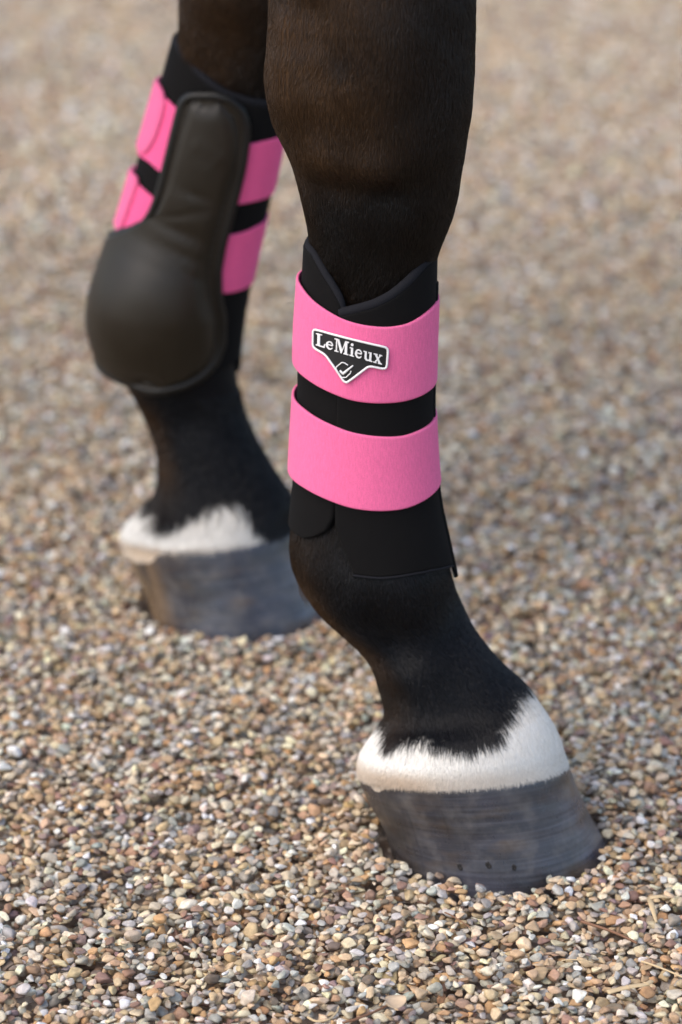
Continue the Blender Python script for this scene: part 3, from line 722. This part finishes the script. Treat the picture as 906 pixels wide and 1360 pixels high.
def rim_along(t, ph, s_, h, rad, mat, parent, name, flat=0.6):
    p = t.at(ph, s_, h); up = t.at(ph, s_, h+0.001)-p
    V, f = sweep(p, rad, 8, False, flat, up)
    return link(name, mesh(name, local(V, parent), f), mat, parent)
rim_along(nbt, shp, sha-0.012, -0.0028, 0.0031, M_RIM, boot, 'top_edge', 0.95)
m_ = shp < 2.3
rim_along(nbt, (shp + 0.24*np.clip(1-(shp-shp[0])/1.0, 0, 1))[m_], shb[m_]-0.01, -0.0004, 0.0008, M_RIM, boot, 'hem', 0.9)
ep_, es_ = np.concatenate([fph[0, 8:-3], fph[3:32, -1]]), np.concatenate([fs[0, 8:-3], fs[3:32, -1]])
for _ in range(6): ep_[1:-1] = .5*ep_[1:-1]+.25*(ep_[:-2]+ep_[2:]); es_[1:-1] = .5*es_[1:-1]+.25*(es_[:-2]+es_[2:])
rim_along(nbt, ep_, es_, -0.0045, 0.0024, M_RIM, boot, 'flap_edge', 1.0)
# straps: the photo's upper and lower border of each
strap(nbt, [(398, 380), (420, 404), (450, 423), (480, 432), (512, 436), (545, 430), (565, 418), (578, 406)],
      [(391, 489), (410, 506), (435, 521), (465, 532), (500, 537), (535, 534), (560, 527), (575, 516)], 0.0, 0.0016, M_PINK, boot, 'strap')
strap(nbt, [(388, 528), (405, 545), (430, 561), (460, 573), (500, 581), (535, 580), (560, 572), (578, 558)],
      [(385, 634), (405, 649), (435, 665), (465, 675), (500, 680), (535, 677), (560, 668), (580, 652)], 0.0, 0.0016, M_PINK, boot, 'strap')
# a dark edging tape runs up the far side of the boot, just showing at the right
tp_s = np.linspace(nbt.find(576, 380)[1], 8.1, 30)
V, f = sweep(nbt.at(np.full(30, 1.78), tp_s, -0.0005), 0.0030, 8, False, 0.5, nbt.at(np.full(30, 1.78), tp_s, 0.002)-nbt.at(np.full(30, 1.78), tp_s, 0.001))
link('edging_tape', mesh('edging_tape', local(V, boot), f), M_NEO, boot)

# badge: a rubber banner with a point below, raised white rim, lettering and a tick in a lozenge
TL, TR, BL, BR = map(np.array, ((419.0, 437.0), (514.5, 461.5), (418.6, 460.0), (512.5, 489.0)))
HB = 0.0016
def badge_px(u, v):                                    # u, v in 0..1 over the banner, v down
    p = (TL*(1-u)+TR*u)*(1-v) + (BL*(1-u)+BR*u)*v
    return p + np.array([0, 2.2*(1-(2*u-1)**2)*0.4])
c0 = nbt.find(*badge_px(0.5, 0.6), HB)
# linear map of the plane of the badge to the strap surface, measured at three points
def surf_uv(u, v):
    return np.array([nbt.find(*badge_px(a, b), HB) for a, b in zip(np.atleast_1d(u), np.atleast_1d(v))])
gu, gv = np.linspace(-0.05, 1.05, 7), np.linspace(-0.2, 3.0, 7)
tab = np.array([[nbt.find(*badge_px(a, b), HB) for a in gu] for b in gv])
def to_phis(u, v):
    u = np.asarray(u, float); v = np.asarray(v, float)
    x = np.clip((u-gu[0])/(gu[-1]-gu[0])*6, 0, 5.999); y = np.clip((v-gv[0])/(gv[-1]-gv[0])*6, 0, 5.999)
    i, j = x.astype(int), y.astype(int); fx, fy = (x-i)[..., None], (y-j)[..., None]
    q = (tab[j, i]*(1-fx)+tab[j, i+1]*fx)*(1-fy) + (tab[j+1, i]*(1-fx)+tab[j+1, i+1]*fx)*fy
    return q[..., 0], q[..., 1]
def round_poly(pts_, rad, n=5):
    pts_ = np.array(pts_, float); out = []; m = len(pts_)
    asp = np.array([97.0, 26.0])
    for i in range(m):
        p = pts_[i]*asp; a = pts_[i-1]*asp-p; b = pts_[(i+1) % m]*asp-p
        r = rad[i] if hasattr(rad, '__len__') else rad
        a = a/np.linalg.norm(a); b = b/np.linalg.norm(b)
        for k in range(n):
            t = k/(n-1); out.append(((1-t)**2*(p+a*r) + 2*t*(1-t)*p + t*t*(p+b*r))/asp)
    return np.array(out)
OUT = round_poly([(-0.005, -0.03), (1.005, -0.03), (1.005, 1.02), (0.765, 1.08), (0.455, 2.38), (0.17, 1.22), (-0.005, 1.03)][::1], [5, 5, 6, 5, 5, 5, 5])
def subdiv_poly(p, n):
    v = np.linspace(0, 1, n, endpoint=False); return poly_interp(np.concatenate([p, p[:1]]), v)
OUTd = subdiv_poly(OUT, 120)
cen = np.array([0.46, 0.62])
import mathutils
def plate(poly, h0, h1, name, mat, parent, grid=0.04):
    """flat plate of any outline laid on the strap"""
    poly = np.asarray(poly, float); n = len(poly)
    # triangulated outline with inner points so that the plate follows the curve of the strap
    pts2 = [mathutils.Vector(p) for p in poly]
    inner = []
    lo, hi = poly.min(0), poly.max(0)
    def inside(x, y):
        c = False
        for i in range(n):
            x1, y1 = poly[i]; x2, y2 = poly[i-1]
            if (y1 > y) != (y2 > y) and x < (x2-x1)*(y-y1)/(y2-y1)+x1: c = not c
        return c
    if grid:
        for a in np.arange(lo[0]+grid/2, hi[0], grid):
            for b in np.arange(lo[1]+grid*1.8, hi[1], grid*3.6):
                if inside(a, b) and np.min(((poly-(a, b))*[1, .28])[:, 0]**2+((poly-(a, b))*[1, .28])[:, 1]**2) > (grid*0.35)**2: inner.append(mathutils.Vector((a, b)))
    vs, es, fs_, *_ = mathutils.geometry.delaunay_2d_cdt(pts2+inner, [(i, (i+1) % n) for i in range(n)], [], 1, 1e-7)
    q = np.array([v[:] for v in vs]); ph, s_ = to_phis(q[:, 0], q[:, 1])
    Tp = nbt.at(ph, s_, h1); ph2, s2 = to_phis(poly[:, 0], poly[:, 1]); Sd = nbt.at(ph2, s2, h1); Bt = nbt.at(ph2, s2, h0)
    o1 = len(Tp); V = np.concatenate([Tp, Sd, Bt]); f = [tuple(x) for x in fs_]
    f += [(o1+i, o1+(i+1) % n, o1+n+(i+1) % n, o1+n+i) for i in range(n)]
    me_ = mesh(name, local(V, parent.parent if parent.parent else parent), f)
    return link(name, me_, mat, parent, smooth=False)
bd = plate(OUTd, 0.0014, 0.0030, 'badge', M_RUB, boot)
bd['label'] = 'black rubber badge reading LeMieux over a ticked lozenge'
ph, s_ = to_phis(OUTd[:, 0], OUTd[:, 1]); pr = nbt.at(ph, s_, 0.0030); upv = nbt.at(ph, s_, 0.0040)-pr
V, f = sweep(pr, 0.00068, 8, True, 0.9, upv); link('badge_rim', mesh('badge_rim', local(V, boot), f), M_WHITE, bd)
# letters: unit em box, x right, y up, cap height 1
def arc(cx, cy, rx, ry, a0, a1, n=14): return [(cx+rx*math.cos(R(a)), cy+ry*math.sin(R(a))) for a in np.linspace(a0, a1, n)]
def band(pa, w):                                       # stroke of width w (list or number) along a path
    pa = np.array(pa, float); t = np.gradient(pa, axis=0); t /= np.linalg.norm(t, axis=1, keepdims=True)
    nn = np.stack([-t[:, 1], t[:, 0]], 1); w = np.broadcast_to(w, len(pa))[:, None]/2
    return np.concatenate([pa+nn*w, (pa-nn*w)[::-1]]).tolist()
def box(x0, y0, x1, y1): return [(x0, y0), (x1, y0), (x1, y1), (x0, y1)]
GL = {
 'L': (0.66, [box(0.10, 0, 0.27, 1), box(0.0, 0, 0.12, 0.07), box(0.0, 0.93, 0.40, 1), [(0.26, 0), (0.62, 0), (0.66, 0.30), (0.59, 0.30), (0.53, 0.11), (0.46, 0.08), (0.26, 0.08)]]),
 'e': (0.54, [band(arc(0.27, 0.33, 0.205, 0.285, 12, 330, 26), np.interp(np.linspace(0, 1, 26), [0, .3, .55, .85, 1], [.08, .08, .15, .09, .06])), box(0.13, 0.33, 0.47, 0.40)]),
 'M': (1.04, [box(0.11, 0, 0.19, 1), box(0.02, 0, 0.30, 0.07), box(0.0, 0.93, 0.2, 1), [(0.18, 1), (0.33, 1), (0.57, 0.28), (0.50, 0.0), (0.46, 0.0)], [(0.50, 0.0), (0.56, 0.26), (0.76, 1.0), (0.82, 1.0), (0.54, 0.0)], box(0.75, 0, 0.92, 1), box(0.67, 0, 1.02, 0.07), box(0.80, 0.93, 1.02, 1)]),
 'i': (0.34, [box(0.09, 0, 0.245, 0.64), box(0.0, 0, 0.33, 0.065), box(0.0, 0.575, 0.10, 0.64), arc(0.165, 0.87, 0.10, 0.10, 0, 345, 14)]),
 'u': (0.68, [[(0.09, 0.64), (0.245, 0.64), (0.245, 0.2), (0.29, 0.10), (0.36, 0.08), (0.44, 0.13), (0.44, 0.03), (0.33, -0.02), (0.19, 0.0), (0.10, 0.10)], box(0.43, 0, 0.585, 0.64), box(0.58, 0, 0.67, 0.065), box(0.0, 0.575, 0.10, 0.64), box(0.35, 0.575, 0.44, 0.64)]),
 'x': (0.62, [[(0.05, 0.62), (0.23, 0.62), (0.57, 0.02), (0.39, 0.02)], [(0.46, 0.62), (0.54, 0.62), (0.16, 0.02), (0.07, 0.02)], box(0.0, 0.585, 0.28, 0.645), box(0.37, 0.585, 0.60, 0.645), box(0.0, 0, 0.24, 0.06), box(0.33, 0, 0.62, 0.06)]),
}
text = 'LeMieux'; tot = sum(GL[c][0] for c in text) + 0.05*6
u0, u1, vb, vcap = 0.045, 0.935, 0.83, 0.14
x = 0.0
for c in text:
    wd, strokes = GL[c]
    me_all = []
    V, f = [], []
    for k, st in enumerate(strokes):
        st = np.array(st, float)
        big = []
        for i in range(len(st)):                       # finer edges so that strokes bend with the strap
            big.append(st[i])
        st = np.array(big); U = u0 + (x+st[:, 0])/tot*(u1-u0); W = vb - st[:, 1]*(vb-vcap)
        ph, s_ = to_phis(U, W); dh = 0.00004*k
        Tp = nbt.at(ph, s_, 0.0036+dh); Bt = nbt.at(ph, s_, 0.0028); o1 = len(V); n_ = len(st)
        V += [tuple(v) for v in Tp] + [tuple(v) for v in Bt]
        vs, es, fs_, *_ = mathutils.geometry.delaunay_2d_cdt([mathutils.Vector(p) for p in st], [(i, (i+1) % n_) for i in range(n_)], [], 1, 1e-7)
        f += [tuple(o1+i for i in q) for q in fs_ if max(q) < n_]
        f += [(o1+i, o1+(i+1) % n_, o1+n_+(i+1) % n_, o1+n_+i) for i in range(n_)]
    link('letter', mesh('letter', local(V, boot), f), M_WHITE, bd, smooth=False)
    x += wd + 0.05
# tick in an open lozenge
def stroke_on(pts_, rad, name, closed=False):
    pts_ = np.array(pts_, float); d = []
    m = len(pts_)
    for i in range(m if closed else m-1):
        for t in np.linspace(0, 1, 5, endpoint=False): d.append(pts_[i]*(1-t)+pts_[(i+1) % m]*t)
    if not closed: d.append(pts_[-1])
    q = np.array(d)
    ph_s = np.array([nbt.find(*p, HB) for p in q]); p = nbt.at(ph_s[:, 0], ph_s[:, 1], 0.0033); up = nbt.at(ph_s[:, 0], ph_s[:, 1], 0.0043)-p
    V, f = sweep(p, rad, 8, closed, 0.9, up); link(name, mesh(name, local(V, boot), f), M_WHITE, bd)
stroke_on([(459, 480.8), (455.5, 480.3), (448.8, 486), (448.2, 489), (453, 498), (456, 500.3), (461, 500), (466.5, 494.5), (467.3, 491.5)], 0.00032, 'lozenge')
stroke_on([(459, 480.8), (463.5, 484)], 0.00032, 'lozenge')
stroke_on([(453, 491), (457, 495.3), (470, 484.2)], np.interp(np.arange(11), [0, 5, 10], [0.0006, 0.0008, 0.0004]), 'tick')

# ------------------------------------------------------------------ far boot
fb_pairs = [((232, 36), (388, 78)), ((224, 70), (386, 112)), ((211, 115), (383, 155)), ((196, 165), (375, 203)), ((179, 225), (361, 262)), ((163, 285), (346, 318)), ((146, 340), (334, 370)),
            ((121, 395), (325, 418)), ((111, 440), (323, 455)), ((123, 479), (320, 488)), ((158, 513), (316, 516)), ((165, 530), (318, 535))]
fbt = Tube(HF, fb_pairs, 0.84)
for arr in (fbt.C, fbt.A, fbt.B):
    for _ in range(2): arr[1:-1] = 0.5*arr[1:-1] + 0.25*(arr[:-2]+arr[2:])
boot2 = empty('leg_boot', (float(fbt.C[6][0]), float(fbt.C[6][1]), 0.14), 'black leg boot with padded leather strike pad between pink straps, on the farther leg', 'horse boot', 'pair of pink strapped leg boots')
ft = [fbt.find(*p) for p in [(233, 62), (250, 84), (272, 108), (300, 127), (335, 138), (362, 141), (376, 141)]]
fbm = [fbt.find(*p) for p in [(170, 512), (215, 518), (260, 512), (300, 490), (320, 476)]]
tp = [-2.6, -1.9] + [x[0] for x in ft] + [2.0, 2.6, 3.68]; ts = [0.4, 0.5] + [x[1] for x in ft] + [0.7, 0.4, 0.4]
bp = [-2.6, -1.9] + [x[0] for x in fbm] + [2.0, 3.68]; bs = [9.2, 9.4] + [x[1] for x in fbm] + [9.4, 9.2]
sh2, (sp2, sa2, sb2) = shell(fbt, tp, ts, bp, bs, -2.55, 3.66, -0.006, 0.0, M_NEO, boot2, 'shell')
rim_along(fbt, sp2, sa2-0.012, -0.0028, 0.0031, M_RIM, boot2, 'top_edge', 0.95)
# straps either side of the pad
strap(fbt, [(208, 118), (222, 132), (238, 148), (328, 192), (352, 188), (376, 180)], [(183, 202), (198, 215), (210, 227), (306, 273), (330, 270), (351, 265)], 0.0, 0.0016, M_PINKD, boot2, 'strap')
strap(fbt, [(177, 237), (192, 253), (206, 265), (296, 313), (322, 310), (346, 299)], [(152, 306), (170, 309), (188, 310), (287, 390), (306, 390), (326, 384)], 0.0, 0.0016, M_PINKD, boot2, 'strap')
# loose ends of the straps, folded over from behind and rounded
mapped_sheet(fbt, [('a', -2.2, fbt.find(207, 114)[1]-0.12), ('a', -2.2, fbt.find(184, 202)[1])], [(209, 112), (214, 122), (217, 138), (213, 158), (205, 182), (199, 193), (192, 203), (187, 204)], 0.0014, 0.0040, M_PINK, boot2, 'strap_end', 20, 30)
mapped_sheet(fbt, [('a', -2.2, fbt.find(176, 236)[1]-0.1), ('a', -2.2, fbt.find(153, 304)[1])], [(179, 235), (180, 245), (174, 262), (166, 285), (159, 302), (156, 306)], 0.0014, 0.0040, M_PINK, boot2, 'strap_end', 20, 30)
# strike pad: straight column above, domed cup over the fetlock
cup = fbt.at(*fbt.find(203, 425)); colc_mid = fbt.at(*fbt.find(255, 290))
PAD_L = [(262, 128), (250, 129), (241, 136), (236, 152), (228, 185), (219, 222), (212, 250), (204, 276), (192, 297), (172, 306), (152, 312), ('a', -1.60, fbt.find(150, 330)[1]), ('a', -1.72, 6.6), ('a', -1.78, 7.5), ('a', -1.72, 8.3), ('a', -1.5, 9.0), (166, 508), (190, 518)]
PAD_R = [(285, 128), (304, 133), (320, 147), (327, 166), (327, 190), (322, 225), (314, 258), (305, 292), (296, 325), (290, 360), (291, 395), (297, 425), (297, 455), (288, 480), (270, 500), (245, 513), (215, 520), (200, 520)]
CREASE = [(fbt.at(*fbt.find(*p)), t_) for p, t_ in (((258, 256), .3), ((252, 282), -.2), ((246, 308), .35), ((250, 338), .5), ((262, 365), .7))]
EMB = fbt.at(*fbt.find(272, 206))
def dome(Pt, d):
    r = np.linalg.norm(Pt-cup, axis=-1); h = 0.0105*np.exp(-(r/0.045)**3.0)
    k = Pt[..., 2]
    h = h + 0.0022*np.clip((k-0.20)/0.03, 0, 1) + np.where(k > 0.19, 0.00035*np.sin(k*290+2.5*np.sin(k*70)+Pt[..., 0]*130)*np.exp(-((Pt-colc_mid)**2).sum(-1)/0.0012), 0)*np.clip((d-0.008)/0.006, 0, 1)
    for q_, tilt in CREASE:                            # soft folds where the column meets the cup
        e_ = Pt - q_; h = h - 0.0009*np.exp(-((e_[..., 2]+tilt*e_[..., 0])/0.0022)**2)*np.exp(-(e_[..., 0]/0.016)**2)
    e_ = Pt - EMB; q2 = np.abs(e_[..., 0]+0.25*e_[..., 2])/0.013 + np.abs(e_[..., 2])/0.010
    h = h + 0.0005*np.exp(-((q2-1)/0.13)**2)           # pressed lozenge mark
    g = np.exp(-((d-0.0072)/0.0012)**2); return h*np.clip((d-0.006)/0.010, 0, 1)**0.8 - 0.0016*g
pad, pph, pss = mapped_sheet(fbt, PAD_L, PAD_R, 0.0006, 0.0038, M_LEATHER, boot2, 'strike_pad', 60, 90, 0.002, dome)
bpts = np.concatenate([np.stack([pph[:, 0], pss[:, 0]], 1), np.stack([pph[::-1, -1], pss[::-1, -1]], 1)])
bpts = poly_interp(np.concatenate([bpts, bpts[:1]])*[1, .3], np.linspace(0, 1, 160, endpoint=False))/[1, .3]
p = fbt.at(bpts[:, 0], bpts[:, 1], 0.0034); up = fbt.at(bpts[:, 0], bpts[:, 1], 0.0044)-p
V, f = sweep(p, 0.0032, 8, True, 0.6, up); link('binding', mesh('binding', local(V, boot2), f), M_BIND, pad)
# stitches just inside the binding
ctr = bpts.mean(0); V, f = [], []
q = fbt.at(bpts[:, 0], bpts[:, 1], 0.0)
inn = bpts.copy()
for i in range(160):
    t = q[(i+1) % 160]-q[i-1]; n_ = fbt.at(bpts[i, 0], bpts[i, 1], 0.001)-q[i]; n_ /= np.linalg.norm(n_)
    sd = np.cross(t, n_); sd /= np.linalg.norm(sd); t = t/np.linalg.norm(t)
    cand = [q[i]+sd*0.0068, q[i]-sd*0.0068]
    mc = cand[0] if np.linalg.norm(cand[0]-q[[(i+80) % 160]][0]) < np.linalg.norm(cand[1]-q[[(i+80) % 160]][0]) else cand[1]
    mc = mc + n_*0.0036
    v_, f_ = sweep([mc-t*0.0014, mc-t*0.0007+n_*.0003, mc+t*0.0007+n_*.0003, mc+t*0.0014], 0.00045, 5, False, 1.0, n_); o = len(V)
    V += v_; f += [tuple(a+o for a in b) for b in f_]
link('stitching', mesh('stitching', local(V, boot2), f), M_THREAD, pad, kind='stuff')

# ------------------------------------------------------------------ straw and stalks on the gravel
def stalk(name, px, width, mat, label, cat, z=0.006, flat=0.35, bend=None, group=None):
    pts_ = [on_ground(x_, y_, z) for x_, y_ in px]; pts_ = np.array(pts_)
    v = np.linspace(0, 1, 26); q = poly_interp(pts_, v)
    q = np.stack([catmull(pts_, v*(len(pts_)-1))[:, k] for k in range(3)], 1) if len(pts_) > 2 else q
    q[:, 2] = z + 0.0012*np.sin(v*3.0)
    rad = width/2*(1-0.25*v)*(1+0.03*np.sin(v*23)); V, f = sweep(q, rad, 8, False, flat)
    o = empty(name, tuple(q[0]*[1, 1, 0]), label, cat, group)
    link('stem', mesh('stem', local(V, o), f), mat, o)
    return o, q
st, q = stalk('straw', [(807, 1318), (835, 1313), (856, 1310), (866, 1303)], 0.0042, M_STRAW, 'thick pale straw with a bent tip, lying flat in the front gravel', 'straw', 0.0085)
for k in (0.35, 0.75):
    i = int(k*25); V, f = sweep([q[i]-(q[i+1]-q[i])*0.12, q[i]+(q[i+1]-q[i])*0.12], 0.0024, 8, False, 0.4); link('node', mesh('node', local(V, st), f), M_STRAW, st)
st, q = stalk('straw', [(863, 1193), (874, 1193), (887, 1192)], 0.0040, M_STRAW, 'short bent straw folded in an L right of the nearer hoof', 'straw', 0.0085)
V, f = sweep([on_ground(863, 1193, .0085), on_ground(866, 1204, .0078), on_ground(872, 1225, .005)], [0.0018, 0.0017, 0.0008], 8, False, 0.4)
link('stem', mesh('stem', local(V, st), f), M_STRAW, st)
stalk('grass_stalk', [(772, 1224), (795, 1233), (822, 1243), (846, 1253)], 0.0019, M_TWIG, 'long thin brown stalk on the gravel just below the short folded straw', 'stalk', 0.0078, 1.0)
stalk('grass_stalk', [(852, 1277), (880, 1289), (912, 1301)], 0.0013, M_STRAW, 'fine pale stalk in a split pair, ending at the edge of the picture', 'stalk', 0.008, 1.0)
stalk('grass_stalk', [(746, 1276), (765, 1277), (788, 1279)], 0.0008, M_STRAW, 'hair thin straight straw fibre between the pebbles above the thick straw', 'stalk', 0.008, 1.0)
stalk('grass_stalk', [(409, 1351), (420, 1358), (436, 1357), (447, 1347), (450, 1337)], 0.0013, M_STRAW, 'curled pale stalk bent into a hook at the front edge', 'stalk', 0.008, 1.0)
stalk('grass_stalk', [(455, 1359), (475, 1355), (500, 1345), (518, 1334)], 0.0016, M_TWIG, 'reddish brown stalk running up from the curled hook to the dry leaf', 'stalk', 0.007, 1.0)
stalk('grass_stalk', [(591, 1212), (606, 1222), (625, 1233)], 0.0010, M_TWIG, 'short thin twig leaning in the gravel before the nearer hoof', 'stalk', 0.008, 1.0)
c0 = on_ground(526, 1333, 0.010); ax = on_ground(540, 1330, 0.010)-on_ground(513, 1337, 0.009)
lf = empty('dry_leaf', (float(c0[0]), float(c0[1]), 0.0), 'small oval dry beige leaf lying on the front gravel', 'leaf')
ax_l = np.linalg.norm(ax)/2; ax /= 2*ax_l; sdv = np.cross(Z, ax); sdv /= np.linalg.norm(sdv)
V, f = [], []
for layer in (0.0, -0.0004):
    for i in range(13):
        t = i/12*2-1; wv = 0.0062*math.sqrt(max(0, 1-t*t))*(1-0.25*t)+0.0002
        for j in range(7):
            s_ = j/3-1; V.append(c0 + ax*ax_l*t + sdv*wv*s_ + Z*(0.0016*s_*s_ + 0.0012*t*t - 0.0003*(j == 3) + layer))
f = grid_faces(13, 7) + grid_faces(13, 7, False, 91, True)
for i in range(12): f += [(i*7, (i+1)*7, 91+(i+1)*7, 91+i*7), ((i+1)*7+6, i*7+6, 91+i*7+6, 91+(i+1)*7+6)]
link('blade', mesh('blade', local(V, lf), f), M_LEAF, lf)
